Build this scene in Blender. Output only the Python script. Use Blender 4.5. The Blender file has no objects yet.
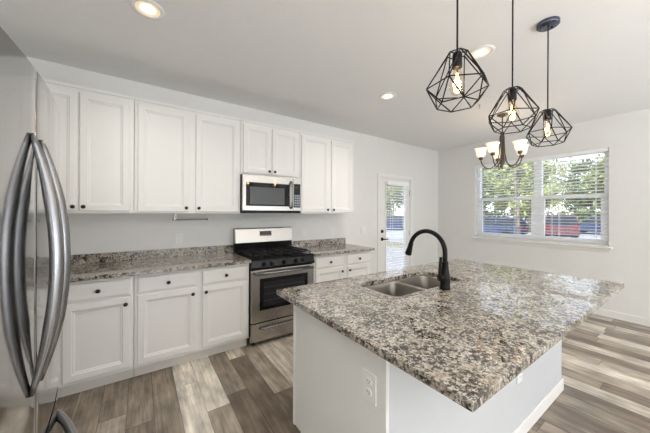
import bpy, bmesh, math, random
from mathutils import Vector, Matrix
random.seed(7)
scene = bpy.context.scene
col = scene.collection
R = math.radians
PI = math.pi

# ------------------------------------------------------------------ camera
F_PX, YAW, Y0, CAM_H, ROLL = 267.484, 34.6074, 212.97, 1.3976, 0.2335
cam_d = bpy.data.cameras.new('camera')
cam_d.sensor_fit = 'HORIZONTAL'
cam_d.sensor_width = 36.0
cam_d.lens = F_PX / 650.0 * 36.0
cam_d.shift_y = (Y0 - 216.5) / 650.0
cam_d.clip_start = 0.02
cam_d.clip_end = 300
cam = bpy.data.objects.new('camera', cam_d)
col.objects.link(cam)
cam.matrix_world = (Matrix.Translation((0, 0, CAM_H)) @ Matrix.Rotation(-R(YAW), 4, 'Z')
                    @ Matrix.Rotation(R(90), 4, 'X') @ Matrix.Rotation(R(ROLL), 4, 'Z'))
scene.camera = cam

# ------------------------------------------------------------------ world, sun, added fill lamps, exposure
scene.view_settings.view_transform = 'Standard'
scene.view_settings.look = 'None'
scene.view_settings.gamma = 1.0
scene.view_settings.use_curve_mapping = False
scene.view_settings.exposure = 0.12
try:
    scene.cycles.use_denoising = True
    scene.cycles.max_bounces = 10
    scene.cycles.diffuse_bounces = 6
    scene.cycles.transparent_max_bounces = 24
    scene.cycles.sample_clamp_indirect = 6.0
except Exception:
    pass

WORLD_STRENGTH = 2.2
SUN_STRENGTH = 7.0
SOUTH_FILL = 13.5
FILL_LIGHT = 58.0
CAN_LIGHT = 7.0

world = bpy.data.worlds.new('sky')
scene.world = world
world.use_nodes = True
wn = world.node_tree
wn.nodes.clear()
w_out = wn.nodes.new('ShaderNodeOutputWorld')
w_bg = wn.nodes.new('ShaderNodeBackground')
w_tc = wn.nodes.new('ShaderNodeTexCoord')
w_sep = wn.nodes.new('ShaderNodeSeparateXYZ')
w_ramp = wn.nodes.new('ShaderNodeValToRGB')
w_ramp.color_ramp.elements[0].position = 0.0
w_ramp.color_ramp.elements[0].color = (0.93, 0.96, 1.0, 1)
w_ramp.color_ramp.elements[1].position = 0.9
w_ramp.color_ramp.elements[1].color = (0.42, 0.62, 1.0, 1)
wn.links.new(w_tc.outputs['Generated'], w_sep.inputs[0])
wn.links.new(w_sep.outputs['Z'], w_ramp.inputs[0])
wn.links.new(w_ramp.outputs[0], w_bg.inputs['Color'])
w_bg.inputs['Strength'].default_value = WORLD_STRENGTH
wn.links.new(w_bg.outputs[0], w_out.inputs[0])


def lamp(name, kind, loc, direction=None, **kw):
    d = bpy.data.lights.new(name, kind)
    for k, v in kw.items():
        setattr(d, k, v)
    o = bpy.data.objects.new(name, d)
    o.location = loc
    if direction is not None:
        o.rotation_euler = Vector(direction).to_track_quat('-Z', 'Y').to_euler()
    col.objects.link(o)
    return o


lamp('sun', 'SUN', (0, 0, 20), (0.62, 0.10, -0.74), energy=SUN_STRENGTH, angle=R(0.6), color=(1, 0.96, 0.90))
# area lamps added as cool fill, in assumed unseen window openings behind the camera
lamp('south_fill_lamp', 'AREA', (1.0, -4.0, 0.88), (0, 1, 0.0), shape='RECTANGLE', size=2.5, size_y=1.45,
     energy=SOUTH_FILL, color=(0.90, 0.95, 1.0))
lamp('south_fill_lamp', 'AREA', (3.9, -4.0, 0.88), (0, 1, 0.0), shape='RECTANGLE', size=2.1, size_y=1.45,
     energy=SOUTH_FILL * 0.9, color=(0.88, 0.94, 1.0))
# three unseen fill lamps added behind the camera, bounced off the ceiling
for ux, uy in ((-0.2, -2.0), (1.7, -2.4), (3.3, -2.5)):
    lamp('fill_lamp', 'AREA', (ux, uy, 0.95), (0, 0, 1), shape='DISK', size=0.5, energy=FILL_LIGHT, color=(0.935, 0.965, 1.0))

# ------------------------------------------------------------------ dimensions
W = 3.331      # cabinet wall
XE = 5.229     # window wall
XWEST = -1.06
YS = -4.1
H = 2.724
CT = 0.915     # counter top height


# ------------------------------------------------------------------ materials
def mat(name, color, rough=0.5, metal=0.0, bump=0.0, bump_scale=200.0, vary=0.0, vary_scale=8.0, emit=None,
        emit_strength=0.0, trans=0.0, ior=1.45, coat=0.0, aniso=0.0, spec=None, alpha=None):
    m = bpy.data.materials.new(name)
    m.use_nodes = True
    nt = m.node_tree
    b = nt.nodes['Principled BSDF']
    b.inputs['Base Color'].default_value = (*color, 1)
    b.inputs['Roughness'].default_value = rough
    b.inputs['Metallic'].default_value = metal
    b.inputs['IOR'].default_value = ior
    if spec is not None:
        b.inputs['Specular IOR Level'].default_value = spec
    if trans:
        b.inputs['Transmission Weight'].default_value = trans
    if coat:
        b.inputs['Coat Weight'].default_value = coat
        b.inputs['Coat Roughness'].default_value = 0.05
    if aniso:
        b.inputs['Anisotropic'].default_value = aniso
    if emit:
        b.inputs['Emission Color'].default_value = (*emit, 1)
        b.inputs['Emission Strength'].default_value = emit_strength
    tc = nt.nodes.new('ShaderNodeTexCoord')
    nz = nt.nodes.new('ShaderNodeTexNoise')
    nz.inputs['Scale'].default_value = vary_scale
    nz.inputs['Detail'].default_value = 4
    nt.links.new(tc.outputs['Object'], nz.inputs['Vector'])
    mx = nt.nodes.new('ShaderNodeMix')
    mx.data_type = 'RGBA'
    v = vary if vary else 0.02
    mx.inputs['A'].default_value = (*[c * (1 - v) for c in color], 1)
    mx.inputs['B'].default_value = (*[min(1, c * (1 + v)) for c in color], 1)
    nt.links.new(nz.outputs['Fac'], mx.inputs['Factor'])
    nt.links.new(mx.outputs['Result'], b.inputs['Base Color'])
    if bump:
        n2 = nt.nodes.new('ShaderNodeTexNoise')
        n2.inputs['Scale'].default_value = bump_scale
        n2.inputs['Detail'].default_value = 3
        nt.links.new(tc.outputs['Object'], n2.inputs['Vector'])
        bp = nt.nodes.new('ShaderNodeBump')
        bp.inputs['Strength'].default_value = bump
        bp.inputs['Distance'].default_value = 0.004
        nt.links.new(n2.outputs['Fac'], bp.inputs['Height'])
        nt.links.new(bp.outputs[0], b.inputs['Normal'])
    return m


def brushed(name, color, rough, stretch):
    """stainless steel: fine streaks in the roughness, stretched along one direction"""
    m = bpy.data.materials.new(name)
    m.use_nodes = True
    nt = m.node_tree
    b = nt.nodes['Principled BSDF']
    b.inputs['Base Color'].default_value = (*color, 1)
    b.inputs['Metallic'].default_value = 1.0
    tc = nt.nodes.new('ShaderNodeTexCoord')
    mp = nt.nodes.new('ShaderNodeMapping')
    mp.inputs['Scale'].default_value = stretch
    nz = nt.nodes.new('ShaderNodeTexNoise')
    nz.inputs['Scale'].default_value = 1.0
    nz.inputs['Detail'].default_value = 3
    rg = nt.nodes.new('ShaderNodeMapRange')
    rg.inputs['To Min'].default_value = rough * 0.85
    rg.inputs['To Max'].default_value = rough * 1.15
    nt.links.new(tc.outputs['Object'], mp.inputs[0])
    nt.links.new(mp.outputs[0], nz.inputs['Vector'])
    nt.links.new(nz.outputs['Fac'], rg.inputs['Value'])
    nt.links.new(rg.outputs[0], b.inputs['Roughness'])
    return m


def granite():
    m = bpy.data.materials.new('granite')
    m.use_nodes = True
    nt = m.node_tree
    b = nt.nodes['Principled BSDF']
    b.inputs['Roughness'].default_value = 0.045
    b.inputs['IOR'].default_value = 1.85
    tc = nt.nodes.new('ShaderNodeTexCoord')

    def noise(scale, detail, rough, dist=0.0):
        n = nt.nodes.new('ShaderNodeTexNoise')
        n.inputs['Scale'].default_value = scale
        n.inputs['Detail'].default_value = detail
        n.inputs['Roughness'].default_value = rough
        n.inputs['Distortion'].default_value = dist
        nt.links.new(tc.outputs['Object'], n.inputs['Vector'])
        return n

    def ramp(src, stops):
        r = nt.nodes.new('ShaderNodeValToRGB')
        e = r.color_ramp.elements
        while len(e) < len(stops):
            e.new(0.5)
        for i, (p, c) in enumerate(stops):
            e[i].position = p
            e[i].color = (*c, 1)
        nt.links.new(src, r.inputs[0])
        return r

    def mix(a, bb, fac, mode='MIX'):
        x = nt.nodes.new('ShaderNodeMix')
        x.data_type = 'RGBA'
        x.blend_type = mode
        for s, t in ((a, 'A'), (bb, 'B')):
            if isinstance(s, tuple):
                x.inputs[t].default_value = (*s, 1)
            else:
                nt.links.new(s, x.inputs[t])
        if isinstance(fac, float):
            x.inputs['Factor'].default_value = fac
        else:
            nt.links.new(fac, x.inputs['Factor'])
        return x.outputs['Result']

    def flecks(scale, warp, stops, seed):
        """angular mineral grains: cells of a warped Voronoi pattern, one random tone each"""
        nz = nt.nodes.new('ShaderNodeTexNoise')
        nz.inputs['Scale'].default_value = scale * 1.6
        nz.inputs['Detail'].default_value = 2
        nt.links.new(tc.outputs['Object'], nz.inputs['Vector'])
        ma = nt.nodes.new('ShaderNodeVectorMath')
        ma.operation = 'MULTIPLY_ADD'
        nt.links.new(nz.outputs['Color'], ma.inputs[0])
        ma.inputs[1].default_value = (warp, warp, warp)
        ad = nt.nodes.new('ShaderNodeVectorMath')
        ad.operation = 'ADD'
        ad.inputs[1].default_value = (seed, seed * 0.7, seed * 1.3)
        nt.links.new(tc.outputs['Object'], ad.inputs[0])
        nt.links.new(ad.outputs[0], ma.inputs[2])
        vo = nt.nodes.new('ShaderNodeTexVoronoi')
        vo.inputs['Scale'].default_value = scale
        nt.links.new(ma.outputs[0], vo.inputs['Vector'])
        sx = nt.nodes.new('ShaderNodeSeparateColor')
        nt.links.new(vo.outputs['Color'], sx.inputs[0])
        # cluster the dark grains with a broad noise
        cl = noise(19, 3, 0.6)
        mm = nt.nodes.new('ShaderNodeMath')
        mm.operation = 'MULTIPLY_ADD'
        mm.inputs[1].default_value = 1.5
        mm.inputs[2].default_value = -0.75
        nt.links.new(cl.outputs['Fac'], mm.inputs[0])
        sm = nt.nodes.new('ShaderNodeMath')
        sm.operation = 'ADD'
        nt.links.new(sx.outputs[0], sm.inputs[0])
        nt.links.new(mm.outputs[0], sm.inputs[1])
        r = ramp(sm.outputs[0], stops)
        r.color_ramp.interpolation = 'CONSTANT'
        return r.outputs[0]

    big = flecks(92, 0.010, [(0.0, (0.12, 0.108, 0.098)), (0.14, (0.225, 0.205, 0.19)), (0.28, (0.36, 0.333, 0.305)),
                             (0.42, (0.57, 0.545, 0.505)), (0.58, (0.72, 0.695, 0.655)), (0.90, (0.52, 0.475, 0.42))], 3.1)
    small = flecks(200, 0.0045, [(0.0, (0.07, 0.065, 0.06)), (0.15, (0.36, 0.34, 0.32)), (0.25, (0.74, 0.73, 0.71)),
                                 (0.42, (1.0, 1.0, 1.0)), (0.72, (1.12, 1.12, 1.12)), (0.93, (0.84, 0.80, 0.75))], 8.4)
    c2 = mix(mix(big, small, 0.9, 'MULTIPLY'), (0.74, 0.72, 0.69), 1.0, 'MULTIPLY')
    patch = ramp(noise(5, 3, 0.6).outputs['Fac'], [(0.38, (0.84, 0.80, 0.75)), (0.60, (1.0, 1.0, 1.0))])
    c3 = mix(c2, patch.outputs[0], 0.8, 'MULTIPLY')
    nt.links.new(c3, b.inputs['Base Color'])
    return m


PLANK_SEED = 11.0


def plank_floor():
    m = bpy.data.materials.new('plank_floor')
    m.use_nodes = True
    nt = m.node_tree
    L = nt.links.new
    b = nt.nodes['Principled BSDF']
    tc = nt.nodes.new('ShaderNodeTexCoord')
    sp = nt.nodes.new('ShaderNodeSeparateXYZ')
    L(tc.outputs['Object'], sp.inputs[0])

    def math_(op, a, c=None, d=None):
        n = nt.nodes.new('ShaderNodeMath')
        n.operation = op
        for i, s in enumerate((a, c, d)):
            if s is None:
                continue
            if isinstance(s, (int, float)):
                n.inputs[i].default_value = s
            else:
                L(s, n.inputs[i])
        return n.outputs[0]

    u = math_('DIVIDE', math_('ADD', sp.outputs['X'], 20.0 + 0.068), 0.155)
    row = math_('FLOOR', u)
    fu = math_('FRACT', u)
    wr = nt.nodes.new('ShaderNodeTexWhiteNoise')
    wr.noise_dimensions = '1D'
    L(math_('ADD', row, PLANK_SEED), wr.inputs['W'])
    v = math_('ADD', math_('DIVIDE', sp.outputs['Y'], 1.22), math_('MULTIPLY', wr.outputs['Value'], 7.0))
    idx = math_('FLOOR', v)
    fv = math_('FRACT', v)
    cmb = nt.nodes.new('ShaderNodeCombineXYZ')
    L(math_('ADD', row, PLANK_SEED), cmb.inputs[0])
    L(idx, cmb.inputs[1])
    wn2 = nt.nodes.new('ShaderNodeTexWhiteNoise')
    wn2.noise_dimensions = '3D'
    L(cmb.outputs[0], wn2.inputs['Vector'])
    ramp = nt.nodes.new('ShaderNodeValToRGB')
    ramp.color_ramp.interpolation = 'CONSTANT'
    tones = [(0.00, (0.159, 0.125, 0.095)), (0.16, (0.244, 0.202, 0.160)), (0.34, (0.330, 0.282, 0.228)), (0.50, (0.192, 0.155, 0.120)), (0.62, (0.442, 0.391, 0.325)), (0.76, (0.539, 0.484, 0.407)), (0.90, (0.643, 0.593, 0.514))]
    e = ramp.color_ramp.elements
    while len(e) < len(tones):
        e.new(0.5)
    for i, (p, c) in enumerate(tones):
        e[i].position = p
        e[i].color = (*c, 1)
    L(wn2.outputs['Value'], ramp.inputs[0])
    # grain
    off = nt.nodes.new('ShaderNodeVectorMath')
    off.operation = 'MULTIPLY_ADD'
    L(wn2.outputs['Color'], off.inputs[0])
    off.inputs[1].default_value = (13, 17, 0)
    L(tc.outputs['Object'], off.inputs[2])
    mp = nt.nodes.new('ShaderNodeMapping')
    mp.inputs['Scale'].default_value = (38, 2.2, 1)
    L(off.outputs[0], mp.inputs[0])
    g = nt.nodes.new('ShaderNodeTexNoise')
    g.inputs['Scale'].default_value = 1.0
    g.inputs['Detail'].default_value = 6
    g.inputs['Roughness'].default_value = 0.65
    g.inputs['Distortion'].default_value = 0.6
    L(mp.outputs[0], g.inputs['Vector'])
    gr = nt.nodes.new('ShaderNodeMapRange')
    gr.inputs['From Min'].default_value = 0.3
    gr.inputs['From Max'].default_value = 0.7
    gr.inputs['To Min'].default_value = 0.66
    gr.inputs['To Max'].default_value = 1.36
    L(g.outputs['Fac'], gr.inputs['Value'])
    # worn cloudy patches
    mp2 = nt.nodes.new('ShaderNodeMapping')
    mp2.inputs['Scale'].default_value = (11, 4.5, 1)
    L(off.outputs[0], mp2.inputs[0])
    g2 = nt.nodes.new('ShaderNodeTexNoise')
    g2.inputs['Scale'].default_value = 1.0
    g2.inputs['Detail'].default_value = 5
    L(mp2.outputs[0], g2.inputs['Vector'])
    gr2 = nt.nodes.new('ShaderNodeMapRange')
    gr2.inputs['From Min'].default_value = 0.35
    gr2.inputs['From Max'].default_value = 0.7
    gr2.inputs['To Min'].default_value = 0.80
    gr2.inputs['To Max'].default_value = 1.5
    L(g2.outputs['Fac'], gr2.inputs['Value'])
    k = math_('MULTIPLY', gr.outputs[0], gr2.outputs[0])
    # seams
    su = math_('MINIMUM', fu, math_('SUBTRACT', 1.0, fu))
    sv = math_('MINIMUM', fv, math_('SUBTRACT', 1.0, fv))
    seam = math_('MAXIMUM', math_('LESS_THAN', su, 0.010), math_('LESS_THAN', sv, 0.0016))
    k2 = math_('MULTIPLY', k, math_('SUBTRACT', 1.0, math_('MULTIPLY', seam, 0.6)))
    vm = nt.nodes.new('ShaderNodeVectorMath')
    vm.operation = 'SCALE'
    L(ramp.outputs[0], vm.inputs[0])
    L(k2, vm.inputs['Scale'])
    L(vm.outputs[0], b.inputs['Base Color'])
    b.inputs['Roughness'].default_value = 0.27
    bp = nt.nodes.new('ShaderNodeBump')
    bp.inputs['Strength'].default_value = 0.12
    bp.inputs['Distance'].default_value = 0.003
    L(math_('SUBTRACT', g.outputs['Fac'], math_('MULTIPLY', seam, 0.8)), bp.inputs['Height'])
    L(bp.outputs[0], b.inputs['Normal'])
    return m


def clear_glass(name, tint=(1, 1, 1), gloss=1.0):
    """a thin pane: see-through, with a Fresnel reflection"""
    m = bpy.data.materials.new(name)
    m.use_nodes = True
    nt = m.node_tree
    nt.nodes.clear()
    o = nt.nodes.new('ShaderNodeOutputMaterial')
    t = nt.nodes.new('ShaderNodeBsdfTransparent')
    t.inputs['Color'].default_value = (*tint, 1)
    g = nt.nodes.new('ShaderNodeBsdfGlossy')
    g.inputs['Roughness'].default_value = 0.02
    lw = nt.nodes.new('ShaderNodeLayerWeight')
    fr = nt.nodes.new('ShaderNodeMath')
    fr.operation = 'POWER'
    fr.inputs[1].default_value = 4.0
    nt.links.new(lw.outputs['Facing'], fr.inputs[0])
    ml = nt.nodes.new('ShaderNodeMath')
    ml.operation = 'MULTIPLY_ADD'
    ml.inputs[1].default_value = 0.75 * gloss
    ml.inputs[2].default_value = 0.04 * gloss
    mx = nt.nodes.new('ShaderNodeMixShader')
    nt.links.new(fr.outputs[0], ml.inputs[0])
    nt.links.new(ml.outputs[0], mx.inputs[0])
    nt.links.new(t.outputs[0], mx.inputs[1])
    nt.links.new(g.outputs[0], mx.inputs[2])
    nt.links.new(mx.outputs[0], o.inputs[0])
    return m


def glow_glass(name, color, strength, tint):
    """frosted lamp glass lit from inside: part diffuse-translucent, part emitting"""
    m = mat(name, tint, rough=0.35, emit=color, emit_strength=strength)
    return m


M = {}
M['wall'] = mat('wall_paint', (0.775, 0.77, 0.75), rough=0.75, bump=0.05, bump_scale=160)
M['ceiling'] = mat('ceiling_paint', (0.80, 0.80, 0.79), rough=0.85, bump=0.28, bump_scale=55)
M['floor'] = plank_floor()
M['trim'] = mat('trim_paint', (0.82, 0.81, 0.785), rough=0.42)
M['cabinet'] = mat('cabinet_paint', (0.83, 0.82, 0.80), rough=0.38)
M['cab_edge'] = mat('cabinet_side', (0.78, 0.75, 0.70), rough=0.45)
M['island'] = mat('island_paint', (0.79, 0.785, 0.765), rough=0.5, bump=0.04, bump_scale=160)
M['half_wall'] = mat('half_wall_shade_tone', (0.57, 0.585, 0.60), rough=0.6, bump=0.05, bump_scale=160)  # darkened and cooled: this side's dimmer, bluish light is put into the colour
M['granite'] = granite()
M['steel'] = brushed('stainless_steel', (0.47, 0.455, 0.435), 0.26, (3, 3, 500))
M['steel_v'] = brushed('fridge_steel', (0.42, 0.415, 0.41), 0.085, (3, 500, 3))
M['steel_sink'] = brushed('sink_steel', (0.30, 0.275, 0.25), 0.34, (90, 90, 4))
M['handle'] = brushed('handle_steel', (0.30, 0.30, 0.31), 0.24, (3, 3, 60))
M['dark_grey'] = mat('grey_casing', (0.11, 0.11, 0.112), rough=0.5)
M['black_gloss'] = mat('black_enamel', (0.008, 0.008, 0.009), rough=0.14, spec=0.25)
M['black_glass'] = mat('black_glass', (0.007, 0.007, 0.008), rough=0.04, spec=0.35)
M['oven_glass'] = mat('oven_window', (0.018, 0.019, 0.021), rough=0.05, spec=0.4)
M['mw_glass'] = mat('microwave_window', (0.085, 0.09, 0.098), rough=0.1)
M['iron'] = mat('cast_iron', (0.012, 0.012, 0.013), rough=0.45, spec=0.3, bump=0.2, bump_scale=300)
M['black_metal'] = mat('black_metal', (0.009, 0.0085, 0.0085), rough=0.4, spec=0.25)
M['faucet'] = mat('black_bronze', (0.010, 0.009, 0.009), rough=0.3, spec=0.2)
M['canopy'] = mat('canopy_reflection_tint', (0.13, 0.145, 0.20), rough=0.25, metal=0.9)  # black metal tinted blue, a sky reflection put into the base colour
M['bronze'] = mat('bronze', (0.14, 0.115, 0.09), rough=0.35, metal=0.8)
M['knob'] = mat('knob_black', (0.01, 0.01, 0.01), rough=0.3)
M['plastic'] = mat('white_plastic', (0.82, 0.82, 0.81), rough=0.35)
M['slot'] = mat('slot_dark', (0.05, 0.05, 0.05), rough=0.6)
M['blind'] = mat('blind_slat', (0.92, 0.92, 0.91), rough=0.45)
M['vinyl'] = mat('window_vinyl', (0.92, 0.92, 0.92), rough=0.4)
M['glass'] = clear_glass('window_glass')
M['bulb'] = clear_glass('bulb_glass', (1.0, 0.92, 0.80), 1.3)
M['filament'] = mat('filament', (1, 0.6, 0.25), emit=(1.0, 0.60, 0.28), emit_strength=9.0)
M['shade'] = glow_glass('lamp_shade_glass', (1.0, 0.74, 0.50), 0.9, (0.86, 0.83, 0.78))
M['bulb_on'] = mat('bulb_lit', (1, 0.9, 0.75), emit=(1.0, 0.80, 0.55), emit_strength=7.0)
M['can_lens'] = mat('downlight_lens', (1, 1, 1), emit=(1.0, 0.92, 0.8), emit_strength=4.0)
M['can_baffle_lit'] = mat('lit_downlight_ring', (0.8, 0.7, 0.55), rough=0.4, emit=(1.0, 0.72, 0.40), emit_strength=0.5)  # emission stands in for the lamplight that falls on the baffle
M['grey_metal'] = mat('grey_metal', (0.38, 0.38, 0.38), rough=0.4, metal=0.6)
M['display'] = mat('display', (0.01, 0.01, 0.012), rough=0.1)
M['rack'] = mat('rack_wire', (0.06, 0.06, 0.06), rough=0.4)
M['pad'] = mat('keypad', (0.30, 0.34, 0.40), rough=0.3)
M['button'] = mat('button_grey', (0.20, 0.20, 0.21), rough=0.4)
# outside
M['asphalt'] = mat('asphalt', (0.30, 0.30, 0.31), rough=0.9, vary=0.15, vary_scale=2)
M['concrete'] = mat('concrete', (0.24, 0.23, 0.22), rough=0.9, vary=0.3, vary_scale=2)
M['lawn'] = mat('lawn', (0.17, 0.165, 0.10), rough=0.95, vary=0.4, vary_scale=3)
M['bark'] = mat('bark', (0.25, 0.21, 0.17), rough=0.9, vary=0.3, vary_scale=10)
M['leaf'] = mat('leaf', (0.30, 0.33, 0.13), rough=0.6, vary=0.55, vary_scale=1.6)
M['leaf_dark'] = mat('leaf_dark', (0.16, 0.21, 0.10), rough=0.6, vary=0.5, vary_scale=1.6)
M['car_red'] = mat('car_red', (0.10, 0.028, 0.038), rough=0.2, coat=1.0)
M['car_blue'] = mat('car_blue', (0.035, 0.055, 0.12), rough=0.2, coat=1.0)
M['car_silver'] = mat('car_silver', (0.32, 0.34, 0.40), rough=0.25, coat=1.0)
M['car_glass'] = mat('car_glass', (0.03, 0.035, 0.045), rough=0.05)
M['tyre'] = mat('tyre', (0.02, 0.02, 0.02), rough=0.8)
M['tail'] = mat('tail_lamp', (0.20, 0.03, 0.03), rough=0.2)
M['fence'] = mat('fence_wood', (0.24, 0.19, 0.15), rough=0.85, vary=0.25, vary_scale=4)
M['house'] = mat('house_siding', (0.42, 0.43, 0.46), rough=0.8)
M['house_roof'] = mat('house_roof', (0.10, 0.10, 0.11), rough=0.9)


# ------------------------------------------------------------------ mesh builder
class MB:
    def __init__(self):
        self.v, self.f, self.s = [], [], []

    def add(self, verts, faces, smooth=False):
        o = len(self.v)
        self.v += [tuple(p) for p in verts]
        self.f += [tuple(i + o for i in f) for f in faces]
        self.s += [smooth] * len(faces)
        return self

    def box(self, x0, x1, y0, y1, z0, z1):
        return self.add([(x0, y0, z0), (x1, y0, z0), (x1, y1, z0), (x0, y1, z0),
                         (x0, y0, z1), (x1, y0, z1), (x1, y1, z1), (x0, y1, z1)],
                        [(0, 3, 2, 1), (4, 5, 6, 7), (0, 1, 5, 4), (1, 2, 6, 5), (2, 3, 7, 6), (3, 0, 4, 7)])

    def tube(self, pts, r, n=8, closed=False, flat=1.0, smooth=True):
        pts = [Vector(p) for p in pts]
        m = len(pts)
        rr = r if isinstance(r, (list, tuple)) else [r] * m
        t0 = (pts[1] - pts[0]).normalized()
        ref = Vector((0, 0, 1)) if abs(t0.z) < 0.9 else Vector((1, 0, 0))
        nrm = (ref - t0 * ref.dot(t0)).normalized()
        verts, faces = [], []
        for i in range(m):
            if closed:
                t = (pts[(i + 1) % m] - pts[i - 1]).normalized()
            elif i == 0:
                t = t0
            elif i == m - 1:
                t = (pts[i] - pts[i - 1]).normalized()
            else:
                t = ((pts[i + 1] - pts[i]).normalized() + (pts[i] - pts[i - 1]).normalized()).normalized()
            nrm = (nrm - t * nrm.dot(t)).normalized()
            bn = t.cross(nrm)
            for k in range(n):
                a = 2 * PI * k / n
                verts.append(pts[i] + nrm * (math.cos(a) * rr[i]) + bn * (math.sin(a) * rr[i] * flat))
        for i in range(m if closed else m - 1):
            j = (i + 1) % m
            for k in range(n):
                l = (k + 1) % n
                faces.append((i * n + k, i * n + l, j * n + l, j * n + k))
        if not closed:
            faces.append(tuple(reversed(range(n))))
            faces.append(tuple((m - 1) * n + k for k in range(n)))
        return self.add(verts, faces, smooth)

    def lathe(self, prof, c=(0, 0, 0), n=24, axis='Z', smooth=True, cap=True):
        verts, faces = [], []
        for r, z in prof:
            for k in range(n):
                a = 2 * PI * k / n
                x, y = r * math.cos(a), r * math.sin(a)
                p = {'Z': (x, y, z), 'Y': (x, z, -y), 'X': (z, x, y)}[axis]
                verts.append((c[0] + p[0], c[1] + p[1], c[2] + p[2]))
        m = len(prof)
        for i in range(m - 1):
            for k in range(n):
                l = (k + 1) % n
                faces.append((i * n + k, i * n + l, (i + 1) * n + l, (i + 1) * n + k))
        if cap:
            faces.append(tuple(reversed(range(n))))
            faces.append(tuple((m - 1) * n + k for k in range(n)))
        return self.add(verts, faces, smooth)

    def prism(self, poly, axis, a, b):
        """poly: 2D points; axis 'Y': (x, z) swept in y; 'X': (y, z) swept in x; 'Z': (x, y) swept in z"""
        def P(p, t):
            return {'Y': (p[0], t, p[1]), 'X': (t, p[0], p[1]), 'Z': (p[0], p[1], t)}[axis]
        n = len(poly)
        return self.add([P(p, a) for p in poly] + [P(p, b) for p in poly],
                        [tuple(range(n)), tuple(reversed(range(n, 2 * n)))] +
                        [(i, n + i, n + (i + 1) % n, (i + 1) % n) for i in range(n)])

    def loops(self, rings, smooth=True, cap_first=False, cap_last=True):
        n = len(rings[0])
        verts = [p for r in rings for p in r]
        faces = []
        for i in range(len(rings) - 1):
            for k in range(n):
                l = (k + 1) % n
                faces.append((i * n + k, i * n + l, (i + 1) * n + l, (i + 1) * n + k))
        if cap_first:
            faces.append(tuple(reversed(range(n))))
        if cap_last:
            faces.append(tuple((len(rings) - 1) * n + k for k in range(n)))
        return self.add(verts, faces, smooth)


ORIGIN = {}


def link_mesh(name, mb, m, parent=None, bevel=0.0, seg=2, loc=None, fix=True):
    """one mesh object; its points are given in world coordinates unless the thing was made with local=True"""
    off = ORIGIN[parent.name] if parent is not None else Vector(loc or (0, 0, 0))
    me = bpy.data.meshes.new(name)
    me.from_pydata([tuple(Vector(p) - off) for p in mb.v], [], mb.f)
    me.polygons.foreach_set('use_smooth', mb.s)
    if fix:
        bm = bmesh.new()
        bm.from_mesh(me)
        bmesh.ops.recalc_face_normals(bm, faces=bm.faces)
        bm.to_mesh(me)
        bm.free()
    me.materials.append(M[m] if isinstance(m, str) else m)
    me.update()
    o = bpy.data.objects.new(name, me)
    col.objects.link(o)
    if parent is not None:
        o.parent = parent
    else:
        o.location = off
    ORIGIN[o.name] = off
    if bevel:
        bv = o.modifiers.new('bevel', 'BEVEL')
        bv.width = bevel
        bv.segments = seg
        bv.limit_method = 'ANGLE'
        bv.angle_limit = R(40)
    return o


def tag(o, label, cat, group=None):
    o['label'] = label
    o['category'] = cat
    if group:
        o['group'] = group
    return o


def thing(name, label, cat, loc, group=None, local=False, rotz=0.0):
    o = bpy.data.objects.new(name, None)
    o.empty_display_size = 0.1
    o.location = loc
    o.rotation_euler = (0, 0, rotz)
    col.objects.link(o)
    ORIGIN[o.name] = Vector((0, 0, 0)) if local else Vector(loc)
    return tag(o, label, cat, group)


def structure(name, mb, m, parent=None, bevel=0.0):
    o = link_mesh(name, mb, m, parent, bevel)
    if parent is None:
        o['kind'] = 'structure'
    return o


def structure_empty(name, loc):
    o = bpy.data.objects.new(name, None)
    o.location = loc
    col.objects.link(o)
    o['kind'] = 'structure'
    ORIGIN[o.name] = Vector(loc)
    return o


def round_rect(x0, x1, y0, y1, r, z, n=6):
    out = []
    for cx, cy, a0 in ((x1 - r, y1 - r, 0), (x0 + r, y1 - r, 90), (x0 + r, y0 + r, 180), (x1 - r, y0 + r, 270)):
        for k in range(n + 1):
            a = R(a0 + 90 * k / n)
            out.append((cx + r * math.cos(a), cy + r * math.sin(a), z))
    return out


def slab_with_holes(outer, holes, z0, z1):
    """flat slab (lists of (x, y)) with holes; returns an MB"""
    bm = bmesh.new()
    edges = []
    for lp in [outer] + holes:
        vs = [bm.verts.new((p[0], p[1], z1)) for p in lp]
        for i in range(len(vs)):
            edges.append(bm.edges.new((vs[i], vs[(i + 1) % len(vs)])))
    bmesh.ops.triangle_fill(bm, use_beauty=True, use_dissolve=False, edges=edges)
    bm.verts.index_update()
    n = len(bm.verts)
    verts = [tuple(v.co) for v in bm.verts]
    faces = [tuple(v.index for v in f.verts) for f in bm.faces]
    mb = MB()
    if z0 is None:
        mb.add(verts, faces)
    else:
        allv = verts + [(x, y, z0) for x, y, z in verts]
        allf = faces + [tuple(i + n for i in reversed(f)) for f in faces]
        for e in edges:
            a, b2 = e.verts[0].index, e.verts[1].index
            allf.append((a, b2, b2 + n, a + n))
        mb.add(allv, allf)
    bm.free()
    return mb


# ------------------------------------------------------------------ room shell
structure('floor', MB().box(XWEST - 0.15, XE + 0.15, YS - 0.15, W + 0.15, -0.12, 0.0), 'floor')
structure('ceiling', MB().box(XWEST - 0.15, XE + 0.15, YS - 0.15, W + 0.15, H, H + 0.2), 'ceiling')

DX0, DX1, DTOP = 3.462, 4.312, 2.045          # patio door opening
mb = MB()
mb.box(XWEST - 0.15, DX0, W, W + 0.15, 0, H)
mb.box(DX1, XE + 0.15, W, W + 0.15, 0, H)
mb.box(DX0, DX1, W, W + 0.15, DTOP, H)
structure('wall_north', mb, 'wall')

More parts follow.
